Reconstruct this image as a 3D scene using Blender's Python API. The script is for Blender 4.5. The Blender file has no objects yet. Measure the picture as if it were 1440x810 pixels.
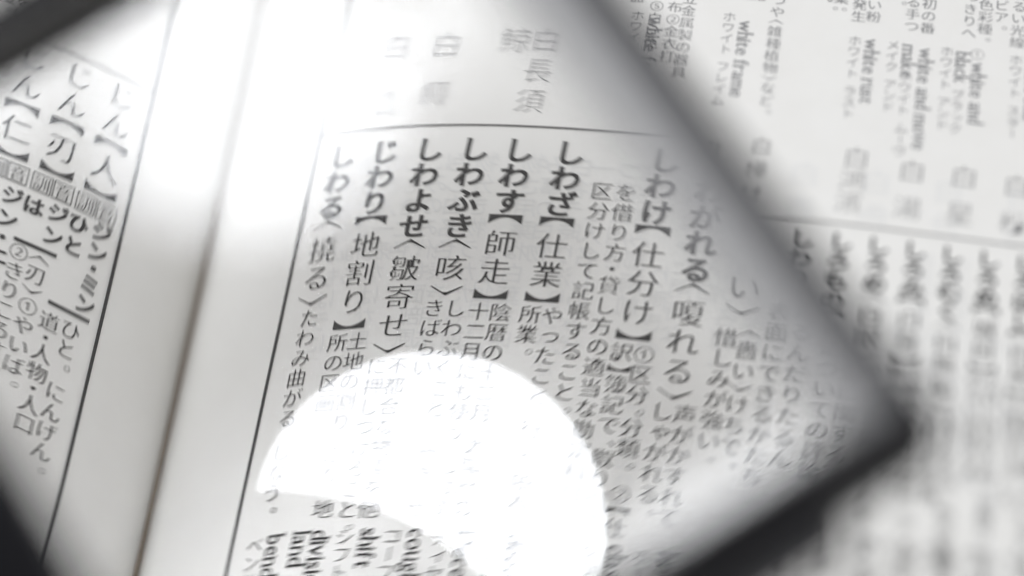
import bpy, bmesh, math, random
import numpy as np
from mathutils import Matrix, Vector

SC = bpy.context.scene
COL = SC.collection
V = Vector

# ------------------------------------------------------------------ measures (1 unit = 1 cm)
TILT, ROLL = math.radians(34.377), math.radians(10.6535)
LOOK, DIST = V((-1.2511, 1.4486, 0.0)), 24.758
XG = -3.8666                                  # gutter
RG, RW, RB, RC = 1.1277, 1.1017, 0.1709, -0.0057   # right page profile
LG, LW, LB, LC = 0.9463, 1.0738, 0.1025, -0.0069   # left page profile
LENS_C = V((-2.5081, -2.4849, 5.3625))
LENS_N = V((-0.1212, -0.2427, 1.0)).normalized()
PHI = math.radians(-48.5185)
EA, EB = 3.0734, 2.8311                       # half sizes to the middle of the rim
HA, HB, XC = 2.98, 2.71, 0.19        # half sizes of the glass, offsets of its middle
YC = -0.08
RT, RBO, HV = 26.116, 16.540, 0.9383          # radii of the two ground faces, half thickness
WX, WY = 0.0276, -0.0414                      # decentring of the lower face

# ------------------------------------------------------------------ camera
cam = bpy.data.cameras.new('camera')
cam_o = bpy.data.objects.new('camera', cam)
COL.objects.link(cam_o)
fwd = V((0, math.sin(TILT), -math.cos(TILT)))
up0 = V((0, math.cos(TILT), math.sin(TILT)))
rt0 = V((1, 0, 0))
rt = rt0 * math.cos(ROLL) + up0 * math.sin(ROLL)
up = up0 * math.cos(ROLL) - rt0 * math.sin(ROLL)
m = Matrix((rt, up, -fwd)).transposed().to_4x4()
m.translation = LOOK - fwd * DIST
cam_o.matrix_world = m
cam.sensor_width = 360
cam.lens = 900
cam.clip_start = 0.1
cam.clip_end = 500
cam.dof.use_dof = True
cam.dof.focus_distance = 26.8
cam.dof.aperture_fstop = 0.72
SC.camera = cam_o

# ------------------------------------------------------------------ world (even studio surround) and lamp
w = bpy.data.worlds.new('World')
SC.world = w
w.use_nodes = True
bg = w.node_tree.nodes['Background']
bg.inputs[0].default_value = (1.0, 0.972, 0.93, 1)
bg.inputs[1].default_value = 0.385

def lamp(name, centre, size, power, soft=0.012, color=(1, 1, 1)):
    """Round studio lamp; soft is how far its rim falls off."""
    ld = bpy.data.lights.new(name, 'AREA')
    ld.shape = 'SQUARE'
    ld.size = size
    ld.energy = power
    ld.color = color
    ld.use_nodes = True
    nt = ld.node_tree
    em = next(n for n in nt.nodes if n.type == 'EMISSION')
    geo = nt.nodes.new('ShaderNodeNewGeometry')
    d = nt.nodes.new('ShaderNodeVectorMath'); d.operation = 'DISTANCE'
    nt.links.new(geo.outputs['Parametric'], d.inputs[0])
    d.inputs[1].default_value = (0.5, 0.5, 0)
    mr = nt.nodes.new('ShaderNodeMapRange'); mr.interpolation_type = 'SMOOTHSTEP'
    mr.inputs['From Min'].default_value = 0.5 - 2 * soft
    mr.inputs['From Max'].default_value = 0.5
    mr.inputs['To Min'].default_value = 1
    mr.inputs['To Max'].default_value = 0
    nt.links.new(d.outputs['Value'], mr.inputs['Value'])
    a = mr.outputs[0]
    nt.links.new(a, em.inputs['Strength'])
    lo = bpy.data.objects.new(name, ld)
    COL.objects.link(lo)
    lo.location = centre
    return lo
def aim(o, target):
    o.rotation_euler = (target - o.location).to_track_quat('-Z', 'Y').to_euler()
def power(radiance, size): return radiance * math.pi * size * size
key = lamp('ring_lamp', V((-17.10, -15.45, 100.0)), 33.5, power(16.5, 33.5), color=(0.93, 0.955, 1.0))
fill = lamp('soft_lamp', V((14.0, -16.0, 100.0)), 36, power(12, 36), soft=0.2, color=(0.93, 0.955, 1.0))
crown = lamp('added_glow_lamp', V((-32.0, -28.0, 100.0)), 25, power(9, 25), soft=0.14, color=(0.93, 0.955, 1.0))  # added lamp, out of view, only to widen the glow on the lens
az, el = math.radians(147.5), math.radians(30.5)
side = lamp('added_side_lamp', LENS_C + V((math.cos(el) * math.cos(az), math.cos(el) * math.sin(az), math.sin(el))) * 100, 44, power(7, 44), color=(0.93, 0.955, 1.0))  # added side lamp, no window: haze on the lens, shade beside its rim
aim(side, LENS_C)

SC.view_settings.view_transform = 'Standard'
SC.view_settings.look = 'None'
SC.view_settings.exposure = 0
SC.view_settings.gamma = 1
SC.render.film_transparent = False
cy = SC.cycles
cy.use_denoising = True
cy.filter_width = 1.15
cy.max_bounces = 12
cy.transmission_bounces = 8
cy.caustics_refractive = True
cy.caustics_reflective = False
cy.blur_glossy = 0.0
cy.sample_clamp_indirect = 0.0

# ------------------------------------------------------------------ materials
def mat(name, color, rough=0.6, spec=0.3):
    mt = bpy.data.materials.new(name); mt.use_nodes = True
    b = mt.node_tree.nodes['Principled BSDF']
    b.inputs['Base Color'].default_value = (*color, 1)
    b.inputs['Roughness'].default_value = rough
    b.inputs['Specular IOR Level'].default_value = spec
    return mt, b
def noise_color(mt, b, c1, c2, scale, detail=4, bump=0.0, bscale=None, dist=0.01):
    nt = mt.node_tree
    tc = nt.nodes.new('ShaderNodeTexCoord')
    n = nt.nodes.new('ShaderNodeTexNoise'); n.inputs['Scale'].default_value = scale; n.inputs['Detail'].default_value = detail
    nt.links.new(tc.outputs['Object'], n.inputs['Vector'])
    mx = nt.nodes.new('ShaderNodeMix'); mx.data_type = 'RGBA'
    mx.inputs['A'].default_value = (*c1, 1); mx.inputs['B'].default_value = (*c2, 1)
    nt.links.new(n.outputs['Fac'], mx.inputs['Factor'])
    nt.links.new(mx.outputs['Result'], b.inputs['Base Color'])
    if bump:
        n2 = nt.nodes.new('ShaderNodeTexNoise'); n2.inputs['Scale'].default_value = bscale; n2.inputs['Detail'].default_value = 3
        nt.links.new(tc.outputs['Object'], n2.inputs['Vector'])
        bp = nt.nodes.new('ShaderNodeBump'); bp.inputs['Strength'].default_value = bump; bp.inputs['Distance'].default_value = dist
        nt.links.new(n2.outputs['Fac'], bp.inputs['Height'])
        nt.links.new(bp.outputs['Normal'], b.inputs['Normal'])
M_paper, b_ = mat('paper', (0.76, 0.755, 0.735), 0.75, 0.15)
noise_color(M_paper, b_, (0.735, 0.725, 0.70), (0.785, 0.778, 0.757), 3.0, 6, 0.12, 14.0, 0.02)
M_ink, _b = mat('ink', (0.030, 0.029, 0.030), 0.7, 0.2)
M_ghost, _b = mat('ghost_ink', (0.715, 0.712, 0.70), 0.75, 0.15)
M_grey, _b = mat('grey_ink', (0.26, 0.26, 0.265), 0.7, 0.2)
M_pen, _b = mat('pale_ink', (0.15, 0.15, 0.155), 0.7, 0.2)
M_block, b_ = mat('page_edges', (0.6, 0.58, 0.53), 0.9, 0.1)
noise_color(M_block, b_, (0.45, 0.43, 0.39), (0.7, 0.68, 0.62), 30.0, 2)
M_frame, b_ = mat('black_plastic', (0.008, 0.008, 0.010), 0.55, 0.1)
noise_color(M_frame, b_, (0.006, 0.006, 0.008), (0.010, 0.010, 0.013), 4.0, 3)
M_grip, b_ = mat('charcoal_plastic', (0.035, 0.034, 0.042), 0.55, 0.35)
noise_color(M_grip, b_, (0.03, 0.029, 0.036), (0.04, 0.039, 0.048), 4.0, 3)
M_desk, b_ = mat('desk_wood', (0.5, 0.47, 0.43), 0.6, 0.3)
noise_color(M_desk, b_, (0.46, 0.43, 0.39), (0.54, 0.51, 0.47), 0.8, 5)

M_frost, b_ = mat('frosted_edge', (0.29, 0.29, 0.295), 0.7, 0.2)
noise_color(M_frost, b_, (0.27, 0.27, 0.275), (0.31, 0.31, 0.315), 6.0, 3)
nt = M_frost.node_tree
at_ = nt.nodes.new('ShaderNodeAttribute'); at_.attribute_name = 'frosting'
tr_ = nt.nodes.new('ShaderNodeBsdfTransparent'); mx_ = nt.nodes.new('ShaderNodeMixShader')
nt.links.new(at_.outputs['Fac'], mx_.inputs[0]); nt.links.new(tr_.outputs[0], mx_.inputs[1]); nt.links.new(b_.outputs[0], mx_.inputs[2])
nt.links.new(mx_.outputs[0], nt.nodes['Material Output'].inputs['Surface'])
M_glass = bpy.data.materials.new('acrylic_glass'); M_glass.use_nodes = True
nt = M_glass.node_tree
nt.nodes.remove(nt.nodes['Principled BSDF'])
out = nt.nodes['Material Output']
g = nt.nodes.new('ShaderNodeBsdfGlass'); g.distribution = 'BECKMANN'
g.inputs['Roughness'].default_value = 0; g.inputs['IOR'].default_value = 1.5
nt.links.new(g.outputs[0], out.inputs['Surface'])

# ------------------------------------------------------------------ helpers
def link_mesh(name, verts, faces, material, parent=None, smooth=False):
    me = bpy.data.meshes.new(name)
    me.from_pydata([tuple(v) for v in verts], [], faces)
    me.update()
    me.materials.append(material)
    if smooth:
        me.polygons.foreach_set('use_smooth', [True] * len(me.polygons))
    o = bpy.data.objects.new(name, me)
    COL.objects.link(o)
    if parent: o.parent = parent
    return o
def empty(name, loc, label, cat):
    o = bpy.data.objects.new(name, None); COL.objects.link(o)
    o.location = loc; o['label'] = label; o['category'] = cat
    return o

# ------------------------------------------------------------------ page profile and arc length
U = np.linspace(0, 14, 5601)
CLEFT = -0.26 * np.exp(-U / 0.085)
ZR = -RG * np.exp(-U / RW) + RB * U + RC * U ** 2 + CLEFT
ZL = -LG * np.exp(-U / LW) + LB * U + LC * U ** 2 + (LG - RG) + CLEFT
CLEN = 0.21                                   # paper swallowed by the cleft
def arcs(z): return np.concatenate([[0], np.cumsum(np.hypot(np.diff(U), np.diff(z)))])
AR, AL = arcs(ZR), arcs(ZL)
def surf(s, y, lift):
    """points on the printed side of the open pages: s = distance along the paper from the gutter"""
    s = np.asarray(s, float); y = np.asarray(y, float)
    r = s >= 0; a = np.abs(s)
    u = np.where(r, np.interp(a, AR, U), np.interp(a, AL, U))
    z = np.where(r, np.interp(u, U, ZR), np.interp(u, U, ZL))
    dz = np.where(r, np.interp(u, U, np.gradient(ZR, U)), np.interp(u, U, np.gradient(ZL, U)))
    sg = np.where(r, 1.0, -1.0)
    ln = np.hypot(1, dz)
    x = XG + sg * u - sg * dz / ln * lift
    return np.stack([x, y, z + lift / ln], -1)

Y0, Y1 = -8.5, 9.5
BOOK = empty('book', (XG, 0, -1.5), 'open Japanese dictionary with narrow vertical columns of black print', 'book')
BI = Matrix.Translation(BOOK.location).inverted()
def bookpart(o, parent=None):
    for v in o.data.vertices: v.co = BI @ v.co
    o.parent = parent or BOOK
    if parent: o.matrix_parent_inverse = Matrix()
    return o
def page(name, sign, smax):
    ss = np.concatenate([np.linspace(0, 0.6, 90), np.linspace(0.6, 3.2, 110)[1:], np.linspace(3.2, smax, 60)[1:]]) * sign
    ys = np.linspace(Y0, Y1, 37)
    vs = []; n = len(ss)
    for y in ys: vs += list(surf(ss, np.full(n, y), 0.0))
    for y in ys: vs += list(surf(ss, np.full(n, y), -0.012))
    f = []; K = n * len(ys)
    for j in range(len(ys) - 1):
        for i in range(n - 1):
            q = [j * n + i, j * n + i + 1, (j + 1) * n + i + 1, (j + 1) * n + i]
            if sign < 0: q = q[::-1]
            f.append(q); f.append([k + K for k in q[::-1]])
    return bookpart(link_mesh(name, vs, f, M_paper, None, True))
RP = page('right_page', 1, 10.2)
LP = page('left_page', -1, 7.0)
def block():
    n = 60
    vs, f = [], []
    for sgn, smax in ((1, 10.15), (-1, 6.95)):
        base = len(vs)
        ss = np.linspace(0.0, smax, n) * sgn
        t = surf(ss, np.zeros(n), -0.03)
        for y in (Y0 + .03, Y1 - .03):
            for i in range(n): vs.append((t[i][0], y, t[i][2]))
            for i in range(n): vs.append((t[i][0], y, -1.5))
        for i in range(n - 1):
            a0, a1, b0, b1 = base + i, base + i + 1, base + n + i, base + n + i + 1
            A0, A1, B0, B1 = [k + 2 * n for k in (a0, a1, b0, b1)]
            f += [[a0, a1, A1, A0], [a0, b0, b1, a1], [A0, A1, B1, B0], [b0, B0, B1, b1]]
        e = base + n - 1
        f.append([e, e + n, e + 3 * n, e + 2 * n])
    return bookpart(link_mesh('page_block', vs, f, M_block))
block()

# brown strip added in the fold: its colour stands in for the gutter's shadow
M_fold_shade, _b = mat('fold_shade_strip', (0.20, 0.162, 0.13), 0.7, 0.2)
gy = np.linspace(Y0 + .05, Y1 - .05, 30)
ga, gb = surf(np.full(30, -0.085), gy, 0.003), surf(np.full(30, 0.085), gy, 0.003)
bookpart(link_mesh('fold_shade_strip', list(ga) + list(gb), [[i, 30 + i, 31 + i, i + 1] for i in range(29)], M_fold_shade))

# ------------------------------------------------------------------ lettering: outlines of single characters
CACHE = {}
def prepare(chars):
    todo = []
    for ch, off in chars:
        if (ch, off) in CACHE: continue
        c = bpy.data.curves.new('glyph', 'FONT'); c.body = ch; c.size = 1; c.offset = off; c.resolution_u = 3
        o = bpy.data.objects.new('glyph', c); COL.objects.link(o); todo.append((ch, off, o, c))
    dg = bpy.context.evaluated_depsgraph_get()
    for ch, off, o, c in todo:
        ev = o.evaluated_get(dg); me = ev.to_mesh()
        co = np.zeros(len(me.vertices) * 3); me.vertices.foreach_get('co', co)
        CACHE[(ch, off)] = (co.reshape(-1, 3)[:, :2].copy(), [list(p.vertices) for p in me.polygons])
        ev.to_mesh_clear()
    for ch, off, o, c in todo:
        bpy.data.objects.remove(o); bpy.data.curves.remove(c)

def poly(pts):
    return np.array(pts, float), [list(range(len(pts)))]
def lenticular(top):
    n = 14; v = []
    for i in range(n + 1):
        x = -0.5 + i / n
        v.append((x, 0.15)); v.append((x, 0.15 - 0.085 - 0.235 * (2 * abs(x)) ** 2.0))
    f = [[2 * i, 2 * i + 1, 2 * i + 3, 2 * i + 2] for i in range(n)]
    v = np.array(v)
    if not top: v = v * [1, -1]
    return v, f
def chevron(top):
    v = np.array([(-0.48, -0.13), (0.0, 0.17), (0.48, -0.13), (0.47, -0.16), (0.03, 0.06), (-0.10, 0.055), (-0.47, -0.16)])
    f = [[0, 1, 5, 6], [1, 4, 5], [1, 2, 3, 4]]
    if not top: v = v * [1, -1]
    return v, f
SPECIAL = {'【': lenticular(True), '】': lenticular(False), '〈': chevron(True), '〉': chevron(False)}
SMALL = set('ゃゅょっャュョッィァェォ')
ADV = {'。': 0.62, '、': 0.62, '・': 0.62, '　': 0.6, '【': 0.62, '】': 0.62, '〈': 0.62, '〉': 0.62, ' ': 0.5}

class Ink:
    def __init__(self): self.v = []; self.f = []; self.n = 0
    def add(self, s, y, faces, lift):
        s = np.asarray(s, float); y = np.asarray(y, float)
        r = s >= 0
        y = np.where(r, 0.9654 * y + 0.0229, 0.958 * y + 0.234)
        s = np.where(r, CLEN + 1.187 + (s - 1.146) * 0.984, s + 0.062 - CLEN)
        p = surf(s, y, lift)
        self.v.append(p); self.f += [[k + self.n for k in q] for q in faces]; self.n += len(p)
STYLE = {  # outline offset, horizontal smear (thick uprights, thin bars)
    'bold': (0.015, (-0.018, 0.018)), 'min': (-0.017, (-0.018, 0.014)), 'mid': (-0.018, (-0.020, 0.016)), 'plain': (0.0, (0.0,)), 'heavy': (0.03, (0.0,)),
    'brush': (-0.019, (-0.006,)), 'latin': (-0.004, (-0.010, 0.012)), 'hair': (-0.012, (0.0,))}
QUEUE = []      # (page, target, text, s, y, em, style, opts)
def vtext(target, text, s, y, em, style='min', adv=1.04, lift=0.006, mirror=False, slant=0.0):
    """vertical line of text: y is the centre of the first character"""
    off, smear = STYLE[style]
    cy_ = y
    prev = None
    for ch in text:
        a = ADV.get(ch, 1.0) * em * adv
        if prev is not None: cy_ -= (prev + a) / 2
        prev = a
        if ch in '　 ': continue
        QUEUE.append((target, ch, s, cy_, em, off, smear, lift, mirror, slant))
    return cy_ - prev / 2
def ltext(target, text, s, y, em, style='latin', lift=0.006):
    off, smear = STYLE[style]
    QUEUE.append((target, text, s, y, em, off, smear, lift, 'latin', 0))

def flush():
    chars = set()
    for q in QUEUE:
        if q[8] == 'latin':
            for ch in q[1]: chars.add((ch, q[5]))
        elif q[1] not in SPECIAL: chars.add((q[1], q[5]))
    prepare(chars)
    for target, ch, s, y, em, off, smear, lift, mode, slant in QUEUE:
        if mode == 'latin':
            pen = 0
            for c in ch:
                if c == ' ': pen += 0.27 * em; continue
                co, fc = CACHE[(c, off)]
                if len(co) == 0: continue
                x0, x1 = co[:, 0].min(), co[:, 0].max()
                for k, sh in enumerate(smear):
                    gx = pen + (co[:, 0] - x0 + 0.03 + sh) * em; gy = (co[:, 1] - 0.27) * em * 1.05
                    target.add(s + gy, y - gx, fc, lift + 0.0008 * k)
                # slab feet of the letters, as in the book's serif face
                bars = []
                wd = x1 - x0
                if c in 'bdhklfit': bars += SERIF.get(c, [])
                if c in 'nmuaprxv': bars += SERIF.get(c, [])
                for (bx, by, bw) in bars:
                    cx = x0 + bx * wd
                    q = np.array([(cx - bw, by), (cx + bw, by), (cx + bw, by + 0.035), (cx - bw, by + 0.035)])
                    gx = pen + (q[:, 0] - x0 + 0.03) * em; gy = (q[:, 1] - 0.27) * em * 1.05
                    target.add(s + gy, y - gx, [[0, 1, 2, 3]], lift + 0.002)
                pen += (wd + 0.085) * em
            continue
        if ch in SPECIAL:
            co, fc = SPECIAL[ch]
            target.add(s + co[:, 0] * em * 0.98, y + co[:, 1] * em, fc, lift); continue
        co, fc = CACHE[(ch, off)]
        if len(co) == 0: continue
        if ch in '。、':
            gx = co[:, 0] + 0.55; gy = co[:, 1] + 0.22
        elif ch in 'ー…':
            gx = 0.5 + (co[:, 1] - 0.38); gy = 0.38 - (co[:, 0] - 0.5)
        elif ch in SMALL:
            gx = co[:, 0] + 0.08; gy = co[:, 1] + 0.06
        else:
            gx, gy = co[:, 0], co[:, 1]
        gx = gx - 0.5; gy = gy - 0.38
        if mode is True: gx = -gx
        gx = gx + slant * gy
        for k, sh in enumerate(smear):
            target.add(s + (gx + sh) * em, y + gy * em, fc, lift + 0.0008 * k)
SERIF = {'b': [(0.0, 0.69, 0.09)], 'd': [(1.0, -0.01, 0.07), (0.85, 0.69, 0.09)], 'h': [(0.08, 0.69, 0.09), (0.08, -0.01, 0.12), (0.92, -0.01, 0.12)],
         'k': [(0.08, 0.69, 0.09), (0.08, -0.01, 0.12), (0.92, -0.01, 0.10)], 'l': [(0.5, -0.01, 0.13), (0.2, 0.69, 0.09)], 'f': [(0.4, -0.01, 0.13)],
         'i': [(0.5, -0.01, 0.13), (0.2, 0.47, 0.08)], 't': [], 'n': [(0.08, -0.01, 0.12), (0.92, -0.01, 0.12), (0.0, 0.47, 0.07)],
         'm': [(0.05, -0.01, 0.1), (0.5, -0.01, 0.1), (0.95, -0.01, 0.1)], 'u': [(0.95, -0.01, 0.07), (0.0, 0.47, 0.07), (0.85, 0.47, 0.07)],
         'a': [(1.0, -0.01, 0.06)], 'p': [(0.08, -0.2, 0.12)], 'r': [(0.15, -0.01, 0.14), (0.0, 0.47, 0.07)], 'v': [(0.06, 0.47, 0.1), (0.94, 0.47, 0.1)], 'x': [(0.06, 0.47, 0.1), (0.94, 0.47, 0.1), (0.06, -0.01, 0.1), (0.94, -0.01, 0.1)]}

R_ink, R_grey, R_ghost, L_ink = Ink(), Ink(), Ink(), Ink()
C0, PT = 1.146, 0.357
def cs(k): return C0 + PT * k
SR, SL = 0.10, -0.062                       # the two narrow body lines of an entry
EMH, EMK, EMB = 0.235, 0.245, 0.170
def entry(k, head, br, word, right, left, y=2.21, yb=None, solo=False, ds=0.0, style='min', hstyle='bold'):
    s = cs(k) + ds
    yy = vtext(R_ink, head, s, y, EMH, hstyle, 0.975)
    if br:
        yb_ = yy - 0.045
        vtext(R_ink, br[0], s, yb_, 0.26, 'min')
        yy = vtext(R_ink, word, s, yb_ - 0.215, EMK, style if style == 'plain' else 'mid', 1.02)
        vtext(R_ink, br[1], s, yy - 0.075, 0.26, 'min')
        yy -= 0.15
    yy -= 0.08
    if right: vtext(R_ink, right, s + (0.012 if solo else SR), yy, EMB, style, 1.015)
    if left: vtext(R_ink, left, s + SL, yy, EMB, style, 1.015)
B1, B2 = '【】', '〈〉'
# --- entries read through the lens
entry(0, 'しわる', B2, '撓る', 'たわみ曲がる。しなう。', '', solo=True)
entry(1, 'じわり', B1, '地割り', '土地の割り　ぶり。', '所の区画。')
vtext(R_ink, '地', cs(1) + SR, -0.9, EMB, 'min')
entry(2, 'しわよせ', B2, '皺寄せ', '不都合な物事を他', 'に押しつけること。')
entry(3, 'しわぶき', B2, '咳', 'しわぶくこと。　せき。せ', 'きばらい。', ds=-0.004)
entry(4, 'しわす', B1, '師走', '陰暦の十二月。太陽暦の', '十二月にも使う。しはす。', ds=-0.02)
entry(5, 'しわざ', B1, '仕業', 'やったこと。行い。所為。', '所業。', ds=0.008)
vtext(R_ink, 'を借り方・貸し方の適当な勘定科目に', cs(6) + 0.118, 1.898, EMB, 'min', 1.042)
vtext(R_ink, '区分けして記帳すること。', cs(6) - 0.06, 1.893, EMB, 'min', 1.035)
entry(7, 'しわけ', B1, '仕分け', '①区分。分類。　②【仕', '訳】簿記で、取り引き')
entry(8, 'しわがれる', B2, '嗄れる', '声がかすれて', 'しゃがれる。')
entry(9, 'しわい', None, '', '', '')
vtext(R_ink, 'い', cs(9), 1.19, EMK, 'mid'); vtext(R_ink, '〉', cs(9) + 0.013, 0.996, 0.26)
vtext(R_ink, '〈嗇い〉けちで、', cs(9) + 0.09, 0.805, EMB, 'min', 1.03)
vtext(R_ink, '惜しみが強い。', cs(9) - 0.066, 0.750, EMB, 'min', 1.03)
vtext(R_ink, 'たるんだりたるん', cs(10) + 0.085, 1.05, EMB, 'min', 1.04)
vtext(R_ink, '表面にできるかたち', cs(10) - 0.088, 1.02, EMB, 'min', 1.02)
entry(10, 'しわ', B1, '皺', '', '')
# --- entries beside the lens
entry(11, 'しろん', B1, '史論', '歴史に関する議論。歴史', 'についての評論。')
entry(12, 'しろん', B1, '私論', '個人としての議論。自分', 'だけの意見。')
entry(13, 'しわのばし', B2, '皺伸', '老人の気ばらし。気', 'を晴らすこと。')
entry(14, 'しろもの', B1, '代物', '品物。商品。人や物を軽', 'んじていう語。')
entry(15, 'しろめ', B2, '白眼', '①目の白い部分。②人を', '冷たく見る目つき。')
entry(16, 'しろみ', B1, '白身', '①卵の中の白い部分。②', '魚の身の白いもの。')
entry(17, 'しろむく', B2, '白無垢', '上下とも白一色の着物', 'で作った衣服。')
entry(18, 'しろめ', B1, '城目', '①白い色のきぬ。②飾り', 'のない素地の木。')
entry(19, 'しろほし', B1, '白星', '①勝負に勝ったしるし。', '②成功すること。')
entry(20, 'しろぼし', B2, '城星', '白い丸の印。相撲で勝', 'った印につける。')
entry(21, 'しろはた', B1, '白旗', '①白色の旗。②降伏のし', 'るしの旗。')
entry(22, 'しろっぽい', None, '', '白みを帯びている。', '素人のようだ。', y=2.21)
entry(23, 'しろうと', B1, '素人', 'その事を職業としない人', '未熟な人。')
# --- English tier under the first text tier
def latin(k, word, kana, y=-1.07, em=0.19, ds=SR + 0.03, ks=-0.04):
    if word: ltext(R_ink, word, cs(k) + ds, y, em)
    if kana: vtext(R_ink, kana, cs(k) + ks, y - 0.07, 0.145, 'hair', 1.0)
latin(0, 'bend', 'ベンド', ds=0.11)
ltext(R_ink, 'division of', cs(1) + 0.11, -1.07, 0.19); ltext(R_ink, 'land', cs(1) - 0.04, -1.07, 0.19)
latin(2, 'shift', 'シフト')
latin(3, 'cough', 'コーフ')
latin(4, 'December', 'ディセンバー')
latin(5, 'deed', 'ディード')
for k, (a, b) in {7: ('classify', 'クラシファイ'), 8: ('hoarse', 'ホース'), 9: ('stingy', 'スティンジー'), 10: ('wrinkle', 'リンクル'), 12: ('view', 'ビュー'), 13: ('pastime', 'パスタイム'),
                  14: ('article', 'アーティクル'), 15: ('the white of the eye', 'ホワイト'), 16: ('white of an egg', 'エッグ'), 17: ('white kimono', 'キモノ'), 18: ('goods', 'グッズ'), 19: ('win', 'ウィン'), 20: ('star', 'スター'), 21: ('white flag', 'フラッグ')}.items():
    latin(k, a, b)
    vtext(R_ink, '語句', cs(k) - 0.02, -2.6, 0.16, 'hair', 1.02)
# --- tier above the rule: pen-script words and English
PEN = []
def script(k, y, text, em=0.23, step=0.47):
    R_pen = Ink(); PEN.append(R_pen)
    for i, ch in enumerate(text):
        vtext(R_pen, ch, cs(k) - 0.02 * i, y - i * step, em, 'brush', slant=0.05)
script(3.4, 3.2, '鯨', 0.255); script(4.07, 3.21, '白長須', 0.235, 0.277)
script(1.9, 3.16, '白癜', 0.25, 0.44); script(0.76, 3.17, '白瓜', 0.25, 0.52)
script(8.7, 3.22, '白狐'); script(10.2, 3.22, '白木綿', 0.23, 0.3); script(11.55, 3.30, '白樺材', 0.23, 0.3)
script(14.2, 3.28, '白鴻濱', 0.29, 0.29); script(15.76, 3.19, '白湯', 0.3); script(17.2, 3.20, '白星', 0.3); script(18.67, 3.17, '白粉', 0.3); script(20.2, 3.17, '白旗'); script(21.7, 3.17, '白衣')
def lat2(k, word, y=4.88): ltext(R_grey, word, cs(k), y, 0.21)
def kat2(k, text, y=4.83, adv=1.0): vtext(R_grey, text, cs(k), y, 0.15, 'hair', adv)
lat2(10.62, 'white frame', 4.95); kat2(10.15, 'ホワイト　フレイム', 4.98)
lat2(14.28, 'white rust'); kat2(13.82, 'ホワイト　ラスト')
lat2(15.85, 'white and move', 4.84); lat2(15.36, 'make', 4.86); kat2(15.35, 'ホワイト　ムーヴ', 4.42); kat2(14.92, 'メイク　アンド')
lat2(16.89, 'black', 4.85); kat2(16.85, 'ブラック', 4.26); kat2(16.47, 'ホワイト　アンド')
vtext(R_grey, '①', cs(17.34), 4.84, 0.17, 'hair'); lat2(17.36, 'white and', 4.73)
kat2(18.45, 'ホワイト　スター'); lat2(18.9, 'white star'); kat2(19.9, 'フラッグ'); lat2(20.3, 'white flag')
lat2(8.0, 'white fox', 4.9); kat2(7.5, 'ホワイト', 4.9)
vtext(R_grey, 'つや〈雑種植物〉など。', cs(11.5), 5.28, 0.165, 'min', 1.02)
vtext(R_grey, '前立金属製の器具', cs(8.94), 5.35, 0.165, 'min', 1.02); vtext(R_grey, '布②金衣打', cs(8.53), 5.05, 0.165, 'min', 1.03)
vtext(R_grey, '犬の器', cs(7.4), 5.5, 0.165, 'min'); vtext(R_grey, '⑤白い色', cs(8.0), 5.05, 0.165, 'min')
# --- text tier at the top of the page (its lower ends show)
TOPS = [(8.1, 5.2, '白い毛の小形の犬'), (10.5, 5.15, '額ぶちのかたち記'), (10.9, 5.15, '骨組み。わくの記'), (13.31, 5.12, '染め物をする職業。'), (13.05, 5.12, '糸の色が白い。'), (13.85, 5.0, '錆びの一種で発生'),
        (14.28, 5.02, '金属の表面に白い粉'), (15.02, 5.3, '以前。'), (15.4, 4.95, '碁で変化する手つ'), (15.86, 4.95, '将棋などで最初の番'), (17.05, 4.95, '白黒のはっきりへ'), (17.5, 4.93, '映画などの色彩種。'), (17.95, 5.12, 'テレビア。'),
        (18.45, 4.9, '星の一つで明るい光線'), (12.2, 5.4, '皮の白い材木'), (12.6, 5.4, '器物に使う。'), (9.5, 5.3, '衣類'), (19.4, 4.95, '白旗をかかげる者'), (19.8, 4.95, '降参する者。'), (6.6, 5.2, '白い色の花'), (5.5, 5.1, '海にすむ大きな動物'), (5.0, 5.1, '体長は三十メートル'), (3.2, 5.1, '皮膚の病気の一種'), (1.8, 5.1, '野菜の一種。'), (0.7, 5.1, '白い実をつける草')]
for k, yend, t in TOPS:
    n = sum(ADV.get(c, 1.0) for c in t)
    vtext(R_grey, t, cs(k), yend + n * 0.165 * 1.02, 0.165, 'min', 1.02)

# --- left page
def lrow(s, y, t, em=EMB, style='min', adv=1.03): return vtext(L_ink, t, s, y, em, style, adv)
def box(target, s0, s1, y0, y1, t, lift=0.013):
    for a, b, c, d in ((s0, s1, y1 - t, y1), (s0, s1, y0, y0 + t), (s0, s0 + t, y0 + t, y1 - t), (s1 - t, s1, y0 + t, y1 - t)):
        target.add([a, b, b, a], [c, c, d, d], [[0, 1, 2, 3]], lift)
def lhead(k, head, kanji, y=2.26):
    s = -1.04 - 0.357 * k
    vtext(L_ink, head, s, y, 0.235, 'mid', 1.08, 0.012)
    vtext(L_ink, '【', s, 1.81, 0.27, lift=0.012); vtext(L_ink, kanji, s, 1.61, 0.25, 'mid', 1.0, 0.012); vtext(L_ink, '】', s, 1.41, 0.27, lift=0.012)
    for sg, ch in ((0.085, '音'), (-0.085, '訓')):
        vtext(L_ink, ch, s + sg, 1.245, 0.135, 'min', 1.0, 0.012); box(L_ink, s + sg - 0.080, s + sg + 0.080, 1.17, 1.325, 0.008)
    return s
def lt(s, y, t, em=EMB, style='min', adv=1.02): vtext(L_ink, t, s, y, em, style, adv, 0.012)
s = lhead(0, 'じん', '人')
lt(s + 0.085, 1.08, 'ジン・ミン', EMB, 'bold', 1.03); lt(s - 0.105, 1.06, 'ひと', EMB, 'bold', 1.18)
L_ink.add([s - .19, s + .15, s + .15, s - .19], [.315, .315, .345, .345], [[0, 1, 2, 3]], 0.012)
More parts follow.
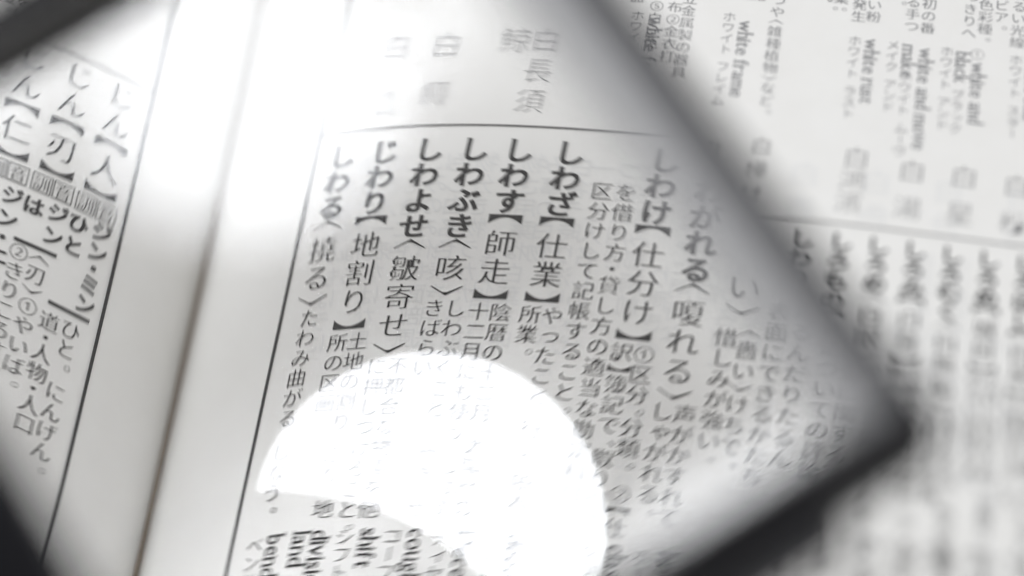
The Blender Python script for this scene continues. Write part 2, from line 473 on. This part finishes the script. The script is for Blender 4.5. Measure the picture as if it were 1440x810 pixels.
lt(s + 0.025, 0.19, 'ひと。　にんげん。', EMB, 'mid', 0.98); lt(s - 0.145, 0.17, '道・人物・人口', EMB, 'mid', 0.98)
s = lhead(1, 'じん', '刃')
lt(s + 0.085, 1.06, 'ジン', EMB, 'bold', 1.18); lt(s - 0.105, 1.04, 'は', EMB, 'bold')
L_ink.add([s - .19, s + .15, s + .15, s - .19], [.70, .70, .73, .73], [[0, 1, 2, 3]], 0.012)
lt(s + 0.03, 0.63, '〈刃〉①やいば。', EMB, 'mid', 1.0); lt(s - 0.13, 0.62, '②きりころす。', EMB, 'mid', 1.0)
s = lhead(2, 'じん', '仁')
lt(s + 0.085, 1.05, 'ジン・ニ', EMB, 'bold', 1.18)
lt(s + 0.03, 0.19, '①いつくしみ。なさけ', EMB, 'mid', 1.0); lt(s - 0.13, 0.18, '②果実の種の中。', EMB, 'mid', 1.0)
LW_ = ['尽きる全部を出す', '迅速に物事をはやく', '陣をかまえる所。', '尋ねる問いただす', '甚だしい程度。', '腎臓の働きを助ける']
for k in range(3, 14):
    s = lhead(k, 'じん', '尽迅陣尋甚腎塵訊壬稔靭'[k - 3])
    lt(s + 0.03, 1.05, LW_[k % 6] + LW_[(k + 2) % 6], EMB, 'mid', 1.0); lt(s - 0.13, 1.05, LW_[(k + 3) % 6] + '。' + LW_[(k + 1) % 6], EMB, 'mid', 1.0)
for k in range(14):     # tier above on the left page
    s = -1.04 - 0.357 * k
    lt(s + 0.03, 4.6, LW_[(k + 1) % 6] + '。' , EMB, 'mid', 1.0); lt(s - 0.13, 4.6, LW_[(k + 4) % 6], EMB, 'mid', 1.0)
    lt(s + 0.03, 6.9, LW_[(k + 2) % 6] + '。' + LW_[(k + 5) % 6][:3], EMB, 'mid', 1.0); lt(s - 0.13, 6.9, LW_[k % 6], EMB, 'mid', 1.0)
# --- print showing faintly through from the back of the leaf
random.seed(4)
POOL = 'しろみがねのうつくさとはきりたなにも白色物人事の一種用法時代風雨表面部分名前言葉'
for k in range(0, 24):
    for sub in (SR, SL):
        y = 2.1 if random.random() < .5 else 1.2
        t = ''.join(random.choice(POOL) for _ in range(random.randint(5, 14)))
        vtext(R_ghost, t, cs(k) + 0.17 + sub, y, 0.19, 'plain', 1.03, 0.003, True)
for k in range(12, 22, 2):
    vtext(R_ghost, '白' + random.choice(POOL), cs(k + .8), 3.0, 0.33, 'plain', 1.3, 0.003, True)
flush()

# --- rules
def rule(target, pts, wdt, lift, vertical):
    pts = np.array(pts, float); n = len(pts)
    if vertical: a = pts + [-wdt / 2, 0]; b = pts + [wdt / 2, 0]
    else: a = pts + [0, -wdt / 2]; b = pts + [0, wdt / 2]
    q = np.concatenate([a, b])
    target.add(q[:, 0], q[:, 1], [[i, i + 1, n + i + 1, n + i] for i in range(n - 1)], lift)
R_rule, L_rule = Ink(), Ink()
RR, LRl = 0.905, -0.80
rule(R_rule, [(RR, y) for y in np.linspace(-7.6, 8.6, 60)], 0.028, 0.006, True)
for yy in (2.426, -3.54, 8.39): rule(R_rule, [(x, yy) for x in np.linspace(RR + 0.02, 9.4, 120)], 0.015, 0.006, False)
rule(L_rule, [(LRl, y) for y in np.linspace(-7.6, 8.6, 60)], 0.028, 0.012, True)
for yy in (2.426, -3.54, 8.39): rule(L_rule, [(x, yy) for x in np.linspace(-6.4, LRl - 0.02, 120)], 0.012, 0.010, False)
def build(ink, name, material, parent):
    v = np.concatenate(ink.v)
    o = link_mesh(name, v, ink.f, material)
    return bookpart(o, parent)
build(R_ink, 'printed_text', M_ink, RP); build(R_grey, 'printed_text', M_grey, RP)
for pen in PEN: build(pen, 'heading_word', M_pen, RP)
build(R_ghost, 'show_through_print', M_ghost, RP); build(R_rule, 'ruled_line', M_ink, RP)
build(L_ink, 'printed_text', M_ink, LP); build(L_rule, 'ruled_line', M_ink, LP)

# ------------------------------------------------------------------ desk under the book
d = link_mesh('desk', [(-60, -60, -1.502), (60, -60, -1.502), (60, 60, -1.502), (-60, 60, -1.502)], [[0, 1, 2, 3]], M_desk)
d['kind'] = 'structure'

# ------------------------------------------------------------------ added unseen board near the camera, cutting a bite from the lamp's reflection
def shade():
    bm = bmesh.new()
    prof = [(0.0, 0.0), (6.80, 0.0), (6.88, 0.04), (6.88, 0.30), (6.80, 0.34), (0.0, 0.34)]
    n = 96; rings = []
    for r, z in prof:
        if r == 0: rings.append([bm.verts.new((0, 0, z))])
        else: rings.append([bm.verts.new((r * math.cos(2 * math.pi * k / n), r * math.sin(2 * math.pi * k / n), z)) for k in range(n)])
    for a, b in zip(rings, rings[1:]):
        for k in range(n):
            k2 = (k + 1) % n
            q = [a[0], b[k2], b[k]] if len(a) == 1 else ([a[k], a[k2], b[0]] if len(b) == 1 else [a[k], a[k2], b[k2], b[k]])
            bm.faces.new(q)
    bmesh.ops.recalc_face_normals(bm, faces=bm.faces)
    me = bpy.data.meshes.new('added_shade_board'); bm.to_mesh(me); bm.free(); me.materials.append(M_frame)
    o = bpy.data.objects.new('added_shade_board', me); COL.objects.link(o)
    o.location = (-6.97, -12.99, 23.0)
    o['label'] = 'added, unseen round black shade board whose curved edge cuts the white lamp reflection'; o['category'] = 'shade board'
shade()

# ------------------------------------------------------------------ magnifier
e1 = V((0, 1, 0)).cross(LENS_N).normalized(); e2 = LENS_N.cross(e1)
ax = e1 * math.cos(PHI) + e2 * math.sin(PHI); bx = -e1 * math.sin(PHI) + e2 * math.cos(PHI)
MG = empty('magnifying_glass', (0, 0, 0), 'square black framed magnifying glass held tilted over the open dictionary pages', 'magnifier')
mm = Matrix((ax, bx, LENS_N)).transposed().to_4x4(); mm.translation = LENS_C
MG.matrix_world = mm
def ztop(x, y): return HV - (RT - math.sqrt(RT * RT - x * x - y * y))
def zbot(x, y): return -HV + (RBO - math.sqrt(RBO * RBO - (x - WX) ** 2 - (y - WY) ** 2))
def zs(sg, x, y): return ztop(x, y) if sg > 0 else zbot(x, y)
def lens():
    n = 140; vs, f = [], []
    xs = [(-1 + 2 * i / n) for i in range(n + 1)]
    for sg in (1, -1):
        base = len(vs)
        for j in xs:
            for i in xs: vs.append((XC + i * HA, YC + j * HB, zs(sg, XC + i * HA, YC + j * HB)))
        for j in range(n):
            for i in range(n):
                q = [base + j * (n + 1) + i, base + j * (n + 1) + i + 1, base + (j + 1) * (n + 1) + i + 1, base + (j + 1) * (n + 1) + i]
                f.append(q if sg > 0 else q[::-1])
    smooth_n = len(f)
    loop = [(i, -1) for i in xs[:-1]] + [(1, j) for j in xs[:-1]] + [(i, 1) for i in xs[:0:-1]] + [(-1, j) for j in xs[:0:-1]]
    base = len(vs); L = len(loop)
    for sg in (1, -1):
        for i, j in loop: vs.append((XC + i * HA, YC + j * HB, zs(sg, XC + i * HA, YC + j * HB)))
    for k in range(L):
        k2 = (k + 1) % L
        f.append([base + k, base + L + k, base + L + k2, base + k2])
    o = link_mesh('lens', vs, f, M_glass, MG)
    sm = [i < smooth_n for i in range(len(f))]
    o.data.polygons.foreach_set('use_smooth', sm)
    # exact normals of the ground surfaces
    nor = []
    for k, v in enumerate(o.data.vertices):
        x, y, z = v.co
        if k >= base: nor.append((0, 0, 0))
        elif k < base // 2: nor.append((x / RT, y / RT, math.sqrt(RT * RT - x * x - y * y) / RT))
        else: nor.append(((x - WX) / RBO, (y - WY) / RBO, -math.sqrt(RBO * RBO - (x - WX) ** 2 - (y - WY) ** 2) / RBO))
    o.data.normals_split_custom_set_from_vertices(nor)
    return o
LENS = lens()
def frame():
    """moulded rim: follows the arched edge of the lens, inner face bonded to the glass"""
    n = 24
    xs = [(-1 + 2 * i / n) for i in range(n + 1)]
    loop = [(i, -1) for i in xs[:-1]] + [(1, j) for j in xs[:-1]] + [(i, 1) for i in xs[:0:-1]] + [(-1, j) for j in xs[:0:-1]]
    L = len(loop)
    rings = []
    # profile (offset outwards from the glass edge, upper or lower side, extra height)
    for off, sg, ex in ((-0.10, 1, 0.015), (-0.06, 1, 0.05), (0.03, 1, 0.07), (0.12, 1, 0.04), (0.16, 1, -0.06), (0.16, -1, -0.06), (0.12, -1, 0.04), (-0.06, -1, 0.05), (-0.10, -1, 0.015)):
        rings.append([(XC + i * (HA + off), YC + j * (HB + ((off - 0.20 if off < -0.05 else off + (0.35 if off > 0.1 else 0)) if j < 0 else off)), zs(sg, XC + i * HA, YC + j * HB) + sg * ex) for i, j in loop])
    vs = [p for r in rings for p in r]; K = len(rings); f = []
    for r in range(K):
        r2 = (r + 1) % K
        for k in range(L):
            k2 = (k + 1) % L
            f.append([r * L + k, r2 * L + k, r2 * L + k2, r * L + k2])
    o = link_mesh('frame', vs, f, M_frame, MG)
    bm = bmesh.new(); bm.from_mesh(o.data); bmesh.ops.recalc_face_normals(bm, faces=bm.faces); bm.to_mesh(o.data); bm.free()
    return o
frame()
def border():
    """narrow frosted band ground into the upper face just inside the rim"""
    n = 48; W_ = (-0.08, -0.12, -0.28, -0.56); DENS = (1.0, 1.0, 0.92, 0.0)
    xs = [(-1 + 2 * i / n) for i in range(n + 1)]
    loop = [(i, -1) for i in xs[:-1]] + [(1, j) for j in xs[:-1]] + [(i, 1) for i in xs[:0:-1]] + [(-1, j) for j in xs[:0:-1]]
    L = len(loop); vs = []; f = []
    for k, off in enumerate(W_):
        for i, j in loop:
            x = XC + i * (HA + (-0.08 + (off + 0.08) * (0.12 if i > 0 else 0.10)))
            y = YC + j * (HB + (-0.08 + (off + 0.08) * (1.4 if j > 0 else 0.6)))
            vs.append((x, y, ztop(x, y) + (0.012, 0.012, 0.011, 0.010)[k]))
    for r in range(len(W_) - 1):
        for k in range(L):
            k2 = (k + 1) % L
            f.append([r * L + k, r * L + k2, (r + 1) * L + k2, (r + 1) * L + k])
    o = link_mesh('frosted_border', vs, f, M_frost, MG)
    at = o.data.attributes.new('frosting', 'FLOAT', 'POINT')
    at.data.foreach_set('value', [DENS[k // L] for k in range(len(vs))])
border()
def grip():
    bm = bmesh.new()
    bmesh.ops.create_cube(bm, size=1)
    x0, x1, y0, y1, z0, z1 = XC + HA + 0.155, XC + HA + 0.32, -2.1, 2.0, -0.50, 0.0
    for v in bm.verts: v.co = V(((x0 + x1) / 2 + v.co.x * (x1 - x0), (y0 + y1) / 2 + v.co.y * (y1 - y0), (z0 + z1) / 2 + v.co.z * (z1 - z0)))
    bmesh.ops.bevel(bm, geom=list(bm.edges), offset=0.1, segments=3, affect='EDGES')
    me = bpy.data.meshes.new('side_grip'); bm.to_mesh(me); bm.free(); me.materials.append(M_grip)
    o = bpy.data.objects.new('side_grip', me); COL.objects.link(o); o.parent = MG
grip()
if 0:
    LENS.cycles.is_caustics_caster = True
    RP.cycles.is_caustics_receiver = True; LP.cycles.is_caustics_receiver = True
    key.data.cycles.is_caustics_light = True
